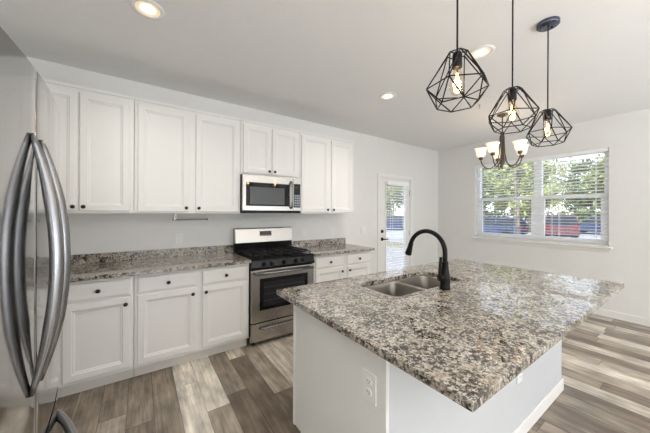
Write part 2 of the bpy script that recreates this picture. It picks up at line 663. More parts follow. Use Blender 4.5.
WY0, WY1, WZ0, WZ1 = 0.80, 2.56, 0.955, 2.31  # dining window opening
mb = MB()
mb.box(XE, XE + 0.15, YS, WY0, 0, H)
mb.box(XE, XE + 0.15, WY1, W, 0, H)
mb.box(XE, XE + 0.15, WY0, WY1, 0, WZ0)
mb.box(XE, XE + 0.15, WY0, WY1, WZ1, H)
structure('wall_east', mb, 'wall')
structure('wall_west', MB().box(XWEST - 0.15, XWEST, YS, W, 0, H), 'wall')
mb = MB()
for a, b in ((XWEST - 0.15, -0.25), (2.25, 2.85), (4.95, XE + 0.15)):
    mb.box(a, b, YS - 0.15, YS, 0, H)
for a, b in ((-0.25, 2.25), (2.85, 4.95)):  # assumed, unseen openings, put in for the added fill lamps
    mb.box(a, b, YS - 0.15, YS, 0, 0.12)
    mb.box(a, b, YS - 0.15, YS, 1.64, H)
structure('wall_south', mb, 'wall')

# baseboards
structure('baseboard_east', MB().box(XE - 0.013, XE, YS, W, 0, 0.095), 'trim', bevel=0.004)
structure('baseboard_north', MB().box(2.69, DX0 - 0.055, W - 0.013, W, 0, 0.095)
          .box(DX1 + 0.055, XE - 0.013, W - 0.013, W, 0, 0.095), 'trim', bevel=0.004)

# ------------------------------------------------------------------ dining window
win = structure_empty('window_1', (XE + 0.07, (WY0 + WY1) / 2, WZ0))
MUL0, MUL1, RAIL = 1.56, 1.665, 1.66
mb = MB()
xa, xb = XE + 0.075, XE + 0.145
mb.box(xa, xb, WY0, WY0 + 0.055, WZ0, WZ1)
mb.box(xa, xb, WY1 - 0.055, WY1, WZ0, WZ1)
mb.box(xa, xb, WY0 + 0.055, WY1 - 0.055, WZ1 - 0.05, WZ1)
mb.box(xa, xb, WY0 + 0.055, WY1 - 0.055, WZ0, WZ0 + 0.05)
mb.box(xa, xb, MUL0, MUL1, WZ0 + 0.05, WZ1 - 0.05)
link_mesh('window_frame', mb, 'vinyl', win)
for a, b in ((WY0 + 0.055, MUL0), (MUL1, WY1 - 0.055)):
    mb = MB()
    mb.box(xa + 0.005, xb - 0.03, a, b, RAIL - 0.03, RAIL + 0.03)
    mb.box(xa + 0.005, xb - 0.03, a, a + 0.035, WZ0 + 0.05, RAIL - 0.03)
    mb.box(xa + 0.005, xb - 0.03, b - 0.035, b, WZ0 + 0.05, RAIL - 0.03)
    mb.box(xa + 0.005, xb - 0.03, a + 0.035, b - 0.035, WZ0 + 0.05, WZ0 + 0.09)
    link_mesh('window_sash', mb, 'vinyl', win)
    for z0, z1, d in ((WZ0 + 0.09, RAIL - 0.03, 0), (RAIL + 0.03, WZ1 - 0.05, 0.02)):
        link_mesh('pane', MB().box(xa + 0.02 + d, xa + 0.024 + d, a, b, z0, z1), 'glass', win)
structure('window_sill', MB().box(XE - 0.045, XE + 0.076, WY0 - 0.035, WY1 + 0.03, WZ0 - 0.028, WZ0 - 0.0005)
          .box(XE - 0.014, XE - 0.0005, WY0 - 0.02, WY1 + 0.015, WZ0 - 0.075, WZ0 - 0.028), 'trim', win, bevel=0.003)


def slats(mb, along, c, a0, a1, z0, z1, step, width, tilt, thick=0.003):
    """horizontal louvres between z0 and z1; along 'Y' (plane x = c) or 'X' (plane y = c)"""
    n = int((z1 - z0) / step)
    for i in range(n + 1):
        z = z0 + i * step
        d, hh = width / 2 * math.cos(tilt), width / 2 * math.sin(tilt)
        prof = [(-d, hh), (0, 0.0022), (d, -hh), (d, -hh - thick), (0, 0.0022 - thick), (-d, hh - thick)]
        if along == 'Y':
            mb.prism([(c + p, z + q) for p, q in prof], 'Y', a0, a1)
        else:
            mb.prism([(c + p, z + q) for p, q in prof], 'X', a0, a1)


bl = thing('window_blind', 'wide white horizontal slat blind with open slats in the dining window', 'blind',
           (XE + 0.035, (WY0 + WY1) / 2, WZ0))
xc = XE + 0.036
link_mesh('headrail', MB().box(XE + 0.006, XE + 0.066, WY0 + 0.006, WY1 - 0.006, WZ1 - 0.05, WZ1 - 0.002), 'blind', bl, bevel=0.003)
mb = MB()
slats(mb, 'Y', xc, WY0 + 0.008, WY1 - 0.008, WZ0 + 0.04, WZ1 - 0.075, 0.046, 0.05, R(7))
link_mesh('slats', mb, 'blind', bl)
link_mesh('bottom_rail', MB().box(xc - 0.025, xc + 0.025, WY0 + 0.008, WY1 - 0.008, WZ0 + 0.003, WZ0 + 0.02), 'blind', bl, bevel=0.003)
for y in (WY0 + 0.13, WY0 + 0.53, 1.42, 1.92, WY1 - 0.13):
    link_mesh('ladder_cord', MB().box(xc - 0.0275, xc - 0.0255, y - 0.002, y + 0.002, WZ0 + 0.02, WZ1 - 0.05)
              .box(xc + 0.0255, xc + 0.0275, y - 0.002, y + 0.002, WZ0 + 0.02, WZ1 - 0.05), 'blind', bl)

# ------------------------------------------------------------------ patio door
dr = structure_empty('door_1', ((DX0 + DX1) / 2, W, 0))
mb = MB()
mb.box(DX0 - 0.052, DX0, W - 0.016, W - 0.0005, 0, DTOP + 0.052)
mb.box(DX1, DX1 + 0.052, W - 0.016, W - 0.0005, 0, DTOP + 0.052)
mb.box(DX0, DX1, W - 0.016, W - 0.0005, DTOP, DTOP + 0.052)
link_mesh('casing', mb, 'trim', dr, bevel=0.004)
mb = MB()
mb.box(DX0 + 0.0005, DX0 + 0.018, W, W + 0.14, 0, DTOP - 0.0005)
mb.box(DX1 - 0.018, DX1 - 0.0005, W, W + 0.14, 0, DTOP - 0.0005)
mb.box(DX0 + 0.018, DX1 - 0.018, W, W + 0.14, DTOP - 0.018, DTOP - 0.0005)
link_mesh('jamb', mb, 'trim', dr)
sx0, sx1, sz1 = DX0 + 0.021, DX1 - 0.021, DTOP - 0.021
gx0, gx1, gz0, gz1 = 3.645, 4.175, 0.30, 1.93
ya, yb = W + 0.012, W + 0.055
mb = MB()
mb.box(sx0, gx0, ya, yb, 0.012, sz1)
mb.box(gx1, sx1, ya, yb, 0.012, sz1)
mb.box(gx0, gx1, ya, yb, 0.012, gz0)
mb.box(gx0, gx1, ya, yb, gz1, sz1)
link_mesh('slab', mb, 'trim', dr)
mb = MB()
fw = 0.026
mb.box(gx0 - fw, gx0, ya - 0.010, ya, gz0 - fw, gz1 + fw)
mb.box(gx1, gx1 + fw, ya - 0.010, ya, gz0 - fw, gz1 + fw)
mb.box(gx0, gx1, ya - 0.010, ya, gz0 - fw, gz0)
mb.box(gx0, gx1, ya - 0.010, ya, gz1, gz1 + fw)
link_mesh('pane_frame', mb, 'trim', dr, bevel=0.003)
link_mesh('pane', MB().box(gx0, gx1, ya + 0.02, ya + 0.024, gz0, gz1), 'glass', dr)
link_mesh('deadbolt', MB().lathe([(0.031, 0), (0.031, -0.008), (0.024, -0.016), (0.012, -0.018)], (3.542, ya, 1.075), axis='Y'), 'black_metal', dr)
mb = MB().lathe([(0.031, 0), (0.031, -0.007), (0.012, -0.010), (0.011, -0.05)], (3.542, ya, 0.935), axis='Y')
mb.tube([(3.535, ya - 0.05, 0.935), (3.58, ya - 0.052, 0.936), (3.655, ya - 0.048, 0.933)], [0.011, 0.010, 0.008], 10)
link_mesh('door_handle', mb, 'black_metal', dr)
for z in (0.25, 1.02, 1.80):
    link_mesh('hinge', MB().lathe([(0.008, -0.05), (0.008, 0.05)], (sx1 + 0.006, ya - 0.004, z), 10), 'grey_metal', dr)

bl = thing('door_blind', 'narrow white horizontal slat blind mounted on the glass patio door', 'blind', ((gx0 + gx1) / 2, ya - 0.03, gz0))
yc = ya - 0.042
link_mesh('headrail', MB().box(gx0 - 0.03, gx1 + 0.02, ya - 0.072, ya - 0.011, gz1 - 0.02, gz1 + 0.045), 'blind', bl, bevel=0.003)
mb = MB()
slats(mb, 'X', yc, gx0 - 0.015, gx1 + 0.015, gz0 + 0.02, gz1 - 0.04, 0.047, 0.05, R(7))
link_mesh('slats', mb, 'blind', bl)
link_mesh('bottom_rail', MB().box(gx0 - 0.015, gx1 + 0.015, yc - 0.022, yc + 0.022, gz0 - 0.02, gz0 - 0.004), 'blind', bl, bevel=0.002)
for x in (gx0 + 0.10, gx1 - 0.10):
    link_mesh('ladder_cord', MB().box(x - 0.002, x + 0.002, yc - 0.0275, yc - 0.0255, gz0 - 0.004, gz1 - 0.02)
              .box(x - 0.002, x + 0.002, yc + 0.0255, yc + 0.0275, gz0 - 0.004, gz1 - 0.02), 'blind', bl)


# ------------------------------------------------------------------ cabinets
def door_mesh(x0, x1, z0, z1, yf, th=0.019, fr=0.055, rec=0.0125):
    """framed door facing -Y with a recessed flat panel and a small profiled rim"""
    def ring(i, y):
        return [(x0 + i, y, z0 + i), (x1 - i, y, z0 + i), (x1 - i, y, z1 - i), (x0 + i, y, z1 - i)]
    rings = [ring(0, yf + th), ring(0, yf + 0.005), ring(0.004, yf), ring(fr - 0.006, yf), ring(fr, yf + 0.006),
             ring(fr + 0.007, yf + 0.0068), ring(fr + 0.014, yf + rec)]
    return MB().loops(rings, smooth=False, cap_first=True)


def drawer_mesh(x0, x1, z0, z1, yf, th=0.019):
    def ring(i, y):
        return [(x0 + i, y, z0 + i), (x1 - i, y, z0 + i), (x1 - i, y, z1 - i), (x0 + i, y, z1 - i)]
    return MB().loops([ring(0, yf + th), ring(0, yf + 0.007), ring(0.004, yf + 0.003), ring(0.014, yf + 0.0005), ring(0.02, yf)],
                      smooth=False, cap_first=True)


def knob_mesh(x, y, z):
    return MB().lathe([(0.007, 0), (0.006, -0.010), (0.0145, -0.016), (0.016, -0.021), (0.013, -0.026), (0.005, -0.028)],
                      (x, y, z), 16, 'Y')


UF = W - 0.332      # wall-cabinet face frame plane
UB, UT = 1.388, 2.442


def wall_cabinet(x0, x1, z0, z1, doors, label, dz0=None):
    t = thing('wall_cabinet', label, 'cabinet', ((x0 + x1) / 2, W, z0), 'white wall cabinets')
    mb = MB().box(x0 + 0.0008, x1 - 0.0008, UF + 0.019, W - 0.002, z0 + 0.012, z1)
    link_mesh('cabinet_box', mb, 'cabinet', t)
    mb = MB().box(x0 + 0.0008, x1 - 0.0008, UF, UF + 0.019, z0, z1)
    link_mesh('face_frame', mb, 'cabinet', t, bevel=0.0015)
    link_mesh('top_moulding', MB().box(x0 + 0.0008, x1 - 0.0008, UF - 0.014, UF, z1 - 0.020, z1 + 0.004), 'cabinet', t, bevel=0.003)
    for (a, b, ks) in doors:
        d = link_mesh('door', door_mesh(a, b, z0 + 0.018, z1 - 0.048, UF - 0.020), 'cabinet', t)
        if ks:
            kx = a + 0.028 if ks < 0 else b - 0.028
            link_mesh('knob', knob_mesh(kx, UF - 0.020, z0 + 0.053), 'knob', d)
    return t


wall_cabinet(-1.055, -0.822, UB, UT, [(-1.035, -0.842, 1)], 'narrow white wall cabinet in the corner behind the refrigerator')
wall_cabinet(-0.820, -0.050, UB, UT, [(-0.790, -0.428, 1), (-0.418, -0.080, -1)],
             'tall white two-door wall cabinet beside the refrigerator handles')
wall_cabinet(-0.048, 0.918, UB, UT, [(-0.021, 0.403, 1), (0.462, 0.893, -1)],
             'wide white two-door wall cabinet with the metal towel bar under it')
wall_cabinet(0.920, 1.668, 1.83, UT, [(0.946, 1.278, 1), (1.292, 1.645, -1)],
             'short white two-door wall cabinet directly above the microwave')
wall_cabinet(1.670, 2.570, UB, UT, [(1.692, 2.122, 1), (2.166, 2.545, -1)],
             'white two-door wall cabinet between the microwave and the patio door')

BF = W - 0.61       # base face frame plane


def base_cabinet(x0, x1, cols, label, end=None):
    t = thing('base_cabinet', label, 'cabinet', ((x0 + x1) / 2, W, 0), 'white base cabinets')
    a, b = x0 + 0.0008, x1 - 0.0008
    link_mesh('cabinet_box', MB().box(a, b, BF + 0.019, W - 0.002, 0.105, 0.882), 'cabinet', t)
    link_mesh('face_frame', MB().box(a, b, BF, BF + 0.019, 0.100, 0.882), 'cabinet', t, bevel=0.0015)
    link_mesh('toe_kick', MB().box(a, b, BF + 0.065, W - 0.02, 0.0, 0.105), 'cab_edge', t)
    for (p, q, ks) in cols:
        d = link_mesh('drawer', drawer_mesh(p, q, 0.724, 0.853, BF - 0.020), 'cabinet', t)
        link_mesh('knob', knob_mesh((p + q) / 2, BF - 0.020, 0.788), 'knob', d)
        d = link_mesh('door', door_mesh(p, q, 0.130, 0.708, BF - 0.020), 'cabinet', t)
        kx = p + 0.03 if ks < 0 else q - 0.03
        link_mesh('knob', knob_mesh(kx, BF - 0.020, 0.653), 'knob', d)
    return t


base_cabinet(-1.055, -0.500, [(-1.00, -0.52, 1)], 'white base cabinet in the corner behind the refrigerator')
base_cabinet(-0.498, -0.042, [(-0.470, -0.065, 1)], 'white one-door base cabinet that shows just beyond the refrigerator handles')
base_cabinet(-0.040, 0.926, [(-0.018, 0.427, 1), (0.479, 0.904, -1)], 'wide white base cabinet with two drawers beside the stove, refrigerator side')
base_cabinet(1.702, 2.655, [(1.736, 2.160, 1), (2.225, 2.630, -1)], 'white base cabinet with two drawers between the stove and the patio door')

# counters with their backsplash
for (x0, x1, lab) in ((-1.057, 0.929, 'speckled granite countertop between the refrigerator and the stove'),
                      (1.699, 2.685, 'speckled granite countertop between the stove and the patio door')):
    t = thing('countertop', lab, 'countertop', ((x0 + x1) / 2, W, 0.883), 'wall countertops')
    link_mesh('worktop', MB().box(x0, x1, W - 0.668, W - 0.001, 0.8825, CT), 'granite', t, bevel=0.003)
    link_mesh('backsplash', MB().box(x0, x1, W - 0.021, W - 0.001, CT + 0.0003, 1.005), 'granite', t, bevel=0.002)


# ------------------------------------------------------------------ wall plates
def outlet(x, z, label, kind='outlet'):
    t = thing('outlet' if kind == 'outlet' else 'light_switch', label, 'outlet' if kind == 'outlet' else 'switch', (x, W, z), None)
    w = 0.036 if kind == 'outlet' else 0.058
    link_mesh('cover_plate', MB().box(x - w, x + w, W - 0.006, W - 0.0003, z - 0.058, z + 0.058), 'plastic', t, bevel=0.002)
    if kind == 'outlet':
        for s in (-1, 1):
            r = link_mesh('receptacle', MB().prism([(x + 0.017 * math.cos(a), z + s * 0.02 + 0.0145 * math.sin(a)) for a in
                                                   [2 * PI * k / 16 for k in range(16)]], 'Y', W - 0.0085, W - 0.006), 'plastic', t)
            mb = MB()
            for dx in (-0.006, 0.006):
                mb.box(x + dx - 0.001, x + dx + 0.001, W - 0.009, W - 0.0085, z + s * 0.02 - 0.002, z + s * 0.02 + 0.006)
            link_mesh('slot', mb, 'slot', r)
    else:
        for dx in (-0.023, 0.023):
            link_mesh('rocker', MB().box(x + dx - 0.016, x + dx + 0.016, W - 0.010, W - 0.006, z - 0.033, z + 0.033), 'plastic', t, bevel=0.002)
    return t


outlet(0.350, 1.110, 'white wall outlet under the metal towel bar')
outlet(1.934, 1.120, 'white wall outlet just beside the stove above the short counter')
outlet(2.431, 1.113, 'white wall outlet over the free end of the short counter')
outlet(3.086, 1.100, 'white wall switch plate between the counter end and the patio door', 'switch')

# towel bar under the wall cabinet
t = thing('towel_bar', 'thin metal paper towel bar hung under the wall cabinet', 'towel bar', (0.44, 3.15, 1.32))
link_mesh('bar', MB().tube([(0.275, 3.15, 1.322), (0.612, 3.15, 1.322)], 0.008, 10), 'grey_metal', t)
link_mesh('bracket', MB().box(0.286, 0.306, 3.142, 3.158, 1.322, 1.3995).box(0.270, 0.322, 3.13, 3.17, 1.3965, 1.3995), 'grey_metal', t)
link_mesh('end_cap', MB().lathe([(0.012, 0), (0.012, 0.012)], (0.600, 3.15, 1.322), 12, 'X'), 'grey_metal', t)
link_mesh('end_cap', MB().lathe([(0.012, 0), (0.012, 0.012)], (0.272, 3.15, 1.322), 12, 'X'), 'grey_metal', t)

# ------------------------------------------------------------------ range
RX0, RX1 = 0.934, 1.694
RF = 2.690
t = thing('gas_range', 'stainless steel and black gas range with oven between the base cabinets', 'stove', ((RX0 + RX1) / 2, RF, 0))
link_mesh('body', MB().box(RX0 + 0.002, RX1 - 0.002, RF + 0.03, W - 0.03, 0.045, 0.89), 'black_gloss', t)
for x in (RX0 + 0.05, RX1 - 0.05):
    for y in (RF + 0.09, W - 0.1):
        link_mesh('foot', MB().lathe([(0.018, 0.0), (0.018, 0.046)], (x, y, 0), 10), 'black_metal', t)
# cooktop tray
mb = MB().box(RX0, RX1, RF - 0.002, W - 0.09, 0.89, 0.918)
link_mesh('cooktop', mb, 'black_gloss', t, bevel=0.006)
# front control panel, leaning back a little
mb = MB().prism([(RF + 0.03, 0.805), (RF - 0.018, 0.805), (RF - 0.028, 0.825), (RF - 0.006, 0.900), (RF + 0.03, 0.9)], 'X', RX0, RX1)
link_mesh('control_panel', mb, 'black_gloss', t, bevel=0.004)
for x in (1.070, 1.157, 1.300, 1.447, 1.540):
    k = MB().lathe([(0.024, 0.0), (0.023, -0.012), (0.017, -0.016), (0.016, -0.036), (0.013, -0.038)], (x, RF - 0.017, 0.860), 18, 'Y')
    k.box(x - 0.003, x + 0.003, RF - 0.060, RF - 0.030, 0.846, 0.876)
    link_mesh('burner_knob', k, 'black_metal', t)
# oven door
d = link_mesh('oven_door', MB().box(RX0 + 0.003, RX1 - 0.003, RF - 0.012, RF + 0.03, 0.252, 0.797), 'steel', t, bevel=0.005)
link_mesh('oven_window', MB().box(1.026, 1.606, RF - 0.0145, RF - 0.011, 0.375, 0.706), 'black_glass', d)
link_mesh('window_pane', MB().box(1.066, 1.566, RF - 0.0155, RF - 0.014, 0.412, 0.672), 'oven_glass', d)
mb = MB()
for z in (0.47, 0.54, 0.61):
    mb.box(1.075, 1.557, RF - 0.0158, RF - 0.0154, z - 0.002, z + 0.002)
link_mesh('oven_rack', mb, 'rack', d)
hm = MB().tube([(RX0 + 0.035, RF - 0.055, 0.765), (RX1 - 0.035, RF - 0.055, 0.765)], 0.0135, 12)
for x in (RX0 + 0.055, RX1 - 0.055):
    hm.box(x - 0.014, x + 0.014, RF - 0.055, RF - 0.011, 0.756, 0.774)
link_mesh('door_handle', hm, 'handle', d)
# bottom drawer
d = link_mesh('drawer', MB().box(RX0 + 0.003, RX1 - 0.003, RF - 0.008, RF + 0.03, 0.052, 0.240), 'steel', t, bevel=0.004)
hm = MB().tube([(1.03, RF - 0.012, 0.188), (1.045, RF - 0.034, 0.188), (1.585, RF - 0.034, 0.188), (1.60, RF - 0.012, 0.188)], 0.011, 12)
link_mesh('drawer_handle', hm, 'handle', d)
# backguard
mb = MB().box(RX0, RX1, W - 0.082, W - 0.005, 0.905, 1.030)
link_mesh('backguard_base', mb, 'black_gloss', t, bevel=0.003)
g = link_mesh('backguard', MB().prism([(W - 0.108, 1.028), (W - 0.078, 1.195), (W - 0.066, 1.207), (W - 0.006, 1.207), (W - 0.006, 1.028)], 'X',
                                      RX0, RX1), 'steel', t, bevel=0.003)
link_mesh('clock_display', MB().prism([(W - 0.0955, 1.105), (W - 0.0847, 1.165), (W - 0.075, 1.165), (W - 0.075, 1.105)], 'X', 1.238, 1.396), 'display', g)
mb = MB()
for i in range(6):
    mb.box(1.25 + i * 0.024, 1.264 + i * 0.024, W - 0.0965, W - 0.09, 1.112, 1.119)
link_mesh('buttons', mb, 'button', g)
# burners and grates
for (x, y, r) in ((1.07, 2.84, 0.045), (1.07, 3.09, 0.036), (1.314, 2.965, 0.05), (1.558, 2.84, 0.048), (1.558, 3.09, 0.034)):
    link_mesh('burner', MB().lathe([(r * 1.2, 0.918), (r * 1.2, 0.924), (r, 0.926), (r, 0.934), (r * 0.7, 0.937)], (x, y, 0), 20), 'iron', t)
for (x0, x1) in ((RX0 + 0.02, 1.182), (1.190, 1.438), (1.446, RX1 - 0.02)):
    g = MB()
    y0, y1, z0, z1, w = RF + 0.035, W - 0.125, 0.938, 0.953, 0.006
    for x in (x0 + w, x1 - w):
        g.box(x - w, x + w, y0, y1, z0, z1)
    for y in (y0 + w, (y0 + y1) / 2, y1 - w):
        g.box(x0, x1, y - w, y + w, z0, z1)
    xm = (x0 + x1) / 2
    g.box(xm - w, xm + w, y0, y1, z0, z1 + 0.004)
    for y in (y0 + 0.13, y1 - 0.13):
        g.box(x0, x1, y - w * 0.8, y + w * 0.8, z0, z1 + 0.004)
    for x in (x0 + w, x1 - w):
        for y in (y0 + w, y1 - w):
            g.box(x - w, x + w, y - w, y + w, 0.917, z0)
    link_mesh('grate', g, 'iron', t)

# ------------------------------------------------------------------ microwave
MX0, MX1, MF, MZ0, MZ1 = 0.924, 1.664, 2.935, 1.405, 1.828
t = thing('microwave', 'stainless steel microwave mounted over the gas range', 'microwave', ((MX0 + MX1) / 2, MF, MZ0))
link_mesh('body', MB().box(MX0, MX1, MF + 0.025, W - 0.004, MZ0 + 0.004, MZ1 - 0.001), 'black_gloss', t)
link_mesh('underside', MB().box(MX0 + 0.004, MX1 - 0.004, MF + 0.004, W - 0.02, MZ0 - 0.012, MZ0 + 0.006), 'black_metal', t)
cx = 1.548
d = link_mesh('door', MB().box(MX0, cx, MF, MF + 0.026, MZ0 + 0.016, MZ1 - 0.003), 'steel', t, bevel=0.004)
link_mesh('window_frame', MB().box(0.962, 1.490, MF - 0.0015, MF + 0.001, 1.474, 1.742), 'black_glass', d)
link_mesh('window_glass', MB().box(1.005, 1.430, MF - 0.0022, MF - 0.0012, 1.492, 1.690), 'mw_glass', d)
hm = MB().tube([(1.517, MF - 0.008, 1.452), (1.517, MF - 0.032, 1.475), (1.517, MF - 0.042, 1.53), (1.517, MF - 0.045, 1.62),
                (1.517, MF - 0.042, 1.70), (1.517, MF - 0.032, 1.755), (1.517, MF - 0.008, 1.778)], 0.012, 12)
link_mesh('door_handle', hm, 'handle', d)
p = link_mesh('control_panel', MB().box(cx + 0.003, MX1, MF, MF + 0.026, MZ0 + 0.016, MZ1 - 0.003), 'steel', t, bevel=0.004)
link_mesh('touch_panel', MB().box(1.558, 1.648, MF - 0.0015, MF + 0.001, 1.463, 1.755), 'black_glass', p)
k = MB()
for i in range(3):
    for j in range(5):
        k.box(1.567 + i * 0.026, 1.587 + i * 0.026, MF - 0.0022, MF - 0.0012, 1.478 + j * 0.030, 1.500 + j * 0.030)
link_mesh('keypad', k, 'pad', p)
link_mesh('clock_display', MB().box(1.566, 1.640, MF - 0.0022, MF - 0.0012, 1.69, 1.735), 'display', p)

# ------------------------------------------------------------------ refrigerator
FY0, FY1, FYC = 0.557, 1.443, 1.000
t = thing('refrigerator', 'tall stainless steel french door refrigerator with curved bar handles', 'refrigerator', (-0.6, FYC, 0))
link_mesh('casing', MB().box(-1.03, -0.325, FY0 + 0.004, FY1 - 0.004, 0.03, 1.75), 'dark_grey', t, bevel=0.004)
for x in (-0.98, -0.40):
    for y in (FY0 + 0.06, FY1 - 0.06):
        link_mesh('foot', MB().lathe([(0.02, 0.0), (0.02, 0.031)], (x, y, 0), 10), 'black_metal', t)


def front_x(y):
    u = (y - FYC) / 0.443
    return -0.224 - 0.036 * u * u - (0.010 * max(0, abs(u) - 0.93) / 0.07)


def door_block(y0, y1, z0, z1, n=14, rd=0.009):
    """a door with a gently convex front and rounded upright edges"""
    pts = []
    for k in range(6):
        q = PI / 2 * k / 5
        pts.append((front_x(y0 + rd) - rd + rd * math.sin(q), y0 + rd - rd * math.cos(q)))
    ys = [y0 + rd + (y1 - y0 - 2 * rd) * i / n for i in range(1, n)]
    pts += [(front_x(y), y) for y in ys]
    for k in range(6):
        q = PI / 2 * k / 5
        pts.append((front_x(y1 - rd) - rd + rd * math.cos(q), y1 - rd + rd * math.sin(q)))
    nf = len(pts) - 1
    poly = pts + [(-0.318, y1), (-0.318, y0)]
    mb = MB()
    m = len(poly)
    base = [(x, y, z0) for x, y in poly] + [(x, y, z1) for x, y in poly]
    mb.add(base, [tuple(reversed(range(m))), tuple(range(m, 2 * m))])
    mb.add(base, [(i, i + 1, m + i + 1, m + i) for i in range(nf)], True)
    mb.add(base, [(i, (i + 1) % m, m + (i + 1) % m, m + i) for i in range(nf, m)])
    return mb


def bow(p0, p1, out, bulge, n=20):
    p0, p1 = Vector(p0), Vector(p1)
    pts = []
    for i in range(n + 1):
        s = i / n
        pts.append(p0.lerp(p1, s) + Vector(out) * (bulge * (1 - (2 * s - 1) ** 2)))
    return pts


for (a, b, hy) in ((FY0, FYC - 0.003, 0.962), (FYC + 0.003, FY1, 1.038)):
    d = link_mesh('door', door_block(a, b, 0.757, 1.766), 'steel_v', t, fix=True)
    pts = bow((-0.223, hy, 0.940), (-0.223, hy, 1.592), (1, 0, 0), 0.046)
    nn = len(pts) - 1
    h = MB().tube(pts, [0.006 + 0.0085 * min(1.0, 4.0 * min(i, nn - i) / nn) for i in range(nn + 1)], 14, flat=1.2)
    link_mesh('door_handle', h, 'handle', d)
d = link_mesh('freezer_drawer', door_block(FY0, FY1, 0.085, 0.742, 24), 'steel_v', t)
pts = bow((-0.252, FY0 + 0.07, 0.655), (-0.252, FY1 - 0.07, 0.655), (1, 0, 0), 0.098)
link_mesh('drawer_handle', MB().tube(pts, 0.0135, 12), 'handle', d)
link_mesh('toe_grille', MB().box(-0.33, -0.30, FY0 + 0.02, FY1 - 0.02, 0.02, 0.08), 'dark_grey', t)
for y in (FY0 + 0.05, FY1 - 0.05):
    link_mesh('hinge_cover', MB().box(-0.42, -0.275, y - 0.028, y + 0.028, 1.752, 1.778), 'dark_grey', t, bevel=0.004)

# ------------------------------------------------------------------ island
IX0, IX1, IY0, IY1 = 0.704, 2.777, 0.348, 1.552
BX0, BX1, BY0, BY1 = 0.746, 2.762, 0.680, 1.400
hx0, hx1, hy0, hy1 = 1.205, 1.955, 1.032, 1.376     # sink cut-out
t = thing('kitchen_island', 'white kitchen island base under the large granite slab', 'kitchen island', (1.72, 1.0, 0))
TK = 0.165
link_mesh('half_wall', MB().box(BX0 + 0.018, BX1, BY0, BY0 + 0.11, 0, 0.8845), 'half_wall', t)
mb = MB()
mb.box(BX0, BX0 + 0.018, BY0 + 0.0006, BY1 - 0.019, TK, 0.8845)
mb.box(BX0, BX0 + 0.018, BY0 + 0.0006, BY1 - 0.085, 0, TK)
link_mesh('end_panel', mb, 'island', t)
mb = MB()
mb.box(BX1 - 0.018, BX1, BY0 + 0.11, BY1 - 0.019, TK, 0.8845)
mb.box(BX1 - 0.018, BX1, BY0 + 0.11, BY1 - 0.085, 0, TK)
link_mesh('end_panel', mb, 'island', t)
link_mesh('face_frame', MB().box(BX0 - 0.004, BX1 + 0.004, BY1 - 0.019, BY1, TK - 0.004, 0.884), 'cabinet', t, bevel=0.0015)
link_mesh('cabinet_floor', MB().box(BX0 + 0.018, BX1 - 0.018, BY0 + 0.11, BY1 - 0.019, TK, TK + 0.018), 'cabinet', t)
link_mesh('toe_kick', MB().box(BX0 + 0.02, BX1 - 0.02, BY1 - 0.100, BY1 - 0.085, 0, TK), 'cab_edge', t)
mb = MB()
mb.box(BX0 + 0.002, BX1 + 0.012, BY0 - 0.012, BY0 - 0.0003, 0, 0.09)
mb.box(BX1 + 0.0003, BX1 + 0.012, BY0, BY1 - 0.09, 0, 0.09)
link_mesh('baseboard', mb, 'trim', t, bevel=0.004)
n_d = 4
for i in range(n_d):
    a = BX0 + 0.03 + i * (BX1 - BX0 - 0.06) / n_d
    b = BX0 + 0.01 + (i + 1) * (BX1 - BX0 - 0.06) / n_d
    dm = door_mesh(a, b, 0.185, 0.85, 0)
    dm.v = [(x, BY1 + 0.0195 - y if True else y, z) for x, y, z in dm.v]
    d = link_mesh('door', dm, 'cabinet', t)
    km = knob_mesh(b - 0.03 if i % 2 == 0 else a + 0.03, 0, 0.78)
    km.v = [(x, BY1 + 0.0195 - y, z) for x, y, z in km.v]
    link_mesh('knob', km, 'knob', d)

# outlet on the seating side, under the overhang
qx, qz = 1.93, 0.415
t = thing('outlet', 'white outlet on the long side of the island under the slab overhang', 'outlet', (qx, BY0, qz))
link_mesh('cover_plate', MB().box(qx - 0.036, qx + 0.036, BY0 - 0.008, BY0 - 0.0003, qz - 0.058, qz + 0.058), 'plastic', t, bevel=0.002)
for sg in (-1, 1):
    r = link_mesh('receptacle', MB().prism([(qx + 0.017 * math.cos(a), qz + sg * 0.021 + 0.0145 * math.sin(a)) for a in
                                           [2 * PI * k / 16 for k in range(16)]], 'Y', BY0 - 0.0105, BY0 - 0.008), 'plastic', t)
    mb = MB()
    for dx in (-0.006, 0.006):
        mb.box(qx + dx - 0.001, qx + dx + 0.001, BY0 - 0.011, BY0 - 0.0105, qz + sg * 0.021 - 0.001, qz + sg * 0.021 + 0.008)
    link_mesh('slot', mb, 'slot', r)

# granite slab with the sink hole
hole = [(p[0], p[1]) for p in round_rect(hx0, hx1, hy0, hy1, 0.06, 0)]
slab = slab_with_holes([(IX0, IY0), (IX1, IY0), (IX1, IY1), (IX0, IY1)], [hole], 0.885, CT)
tag(link_mesh('island_countertop', slab, 'granite', bevel=0.0025, loc=(1.74, 0.95, 0.885)),
    'large polished speckled granite slab on the kitchen island', 'countertop')

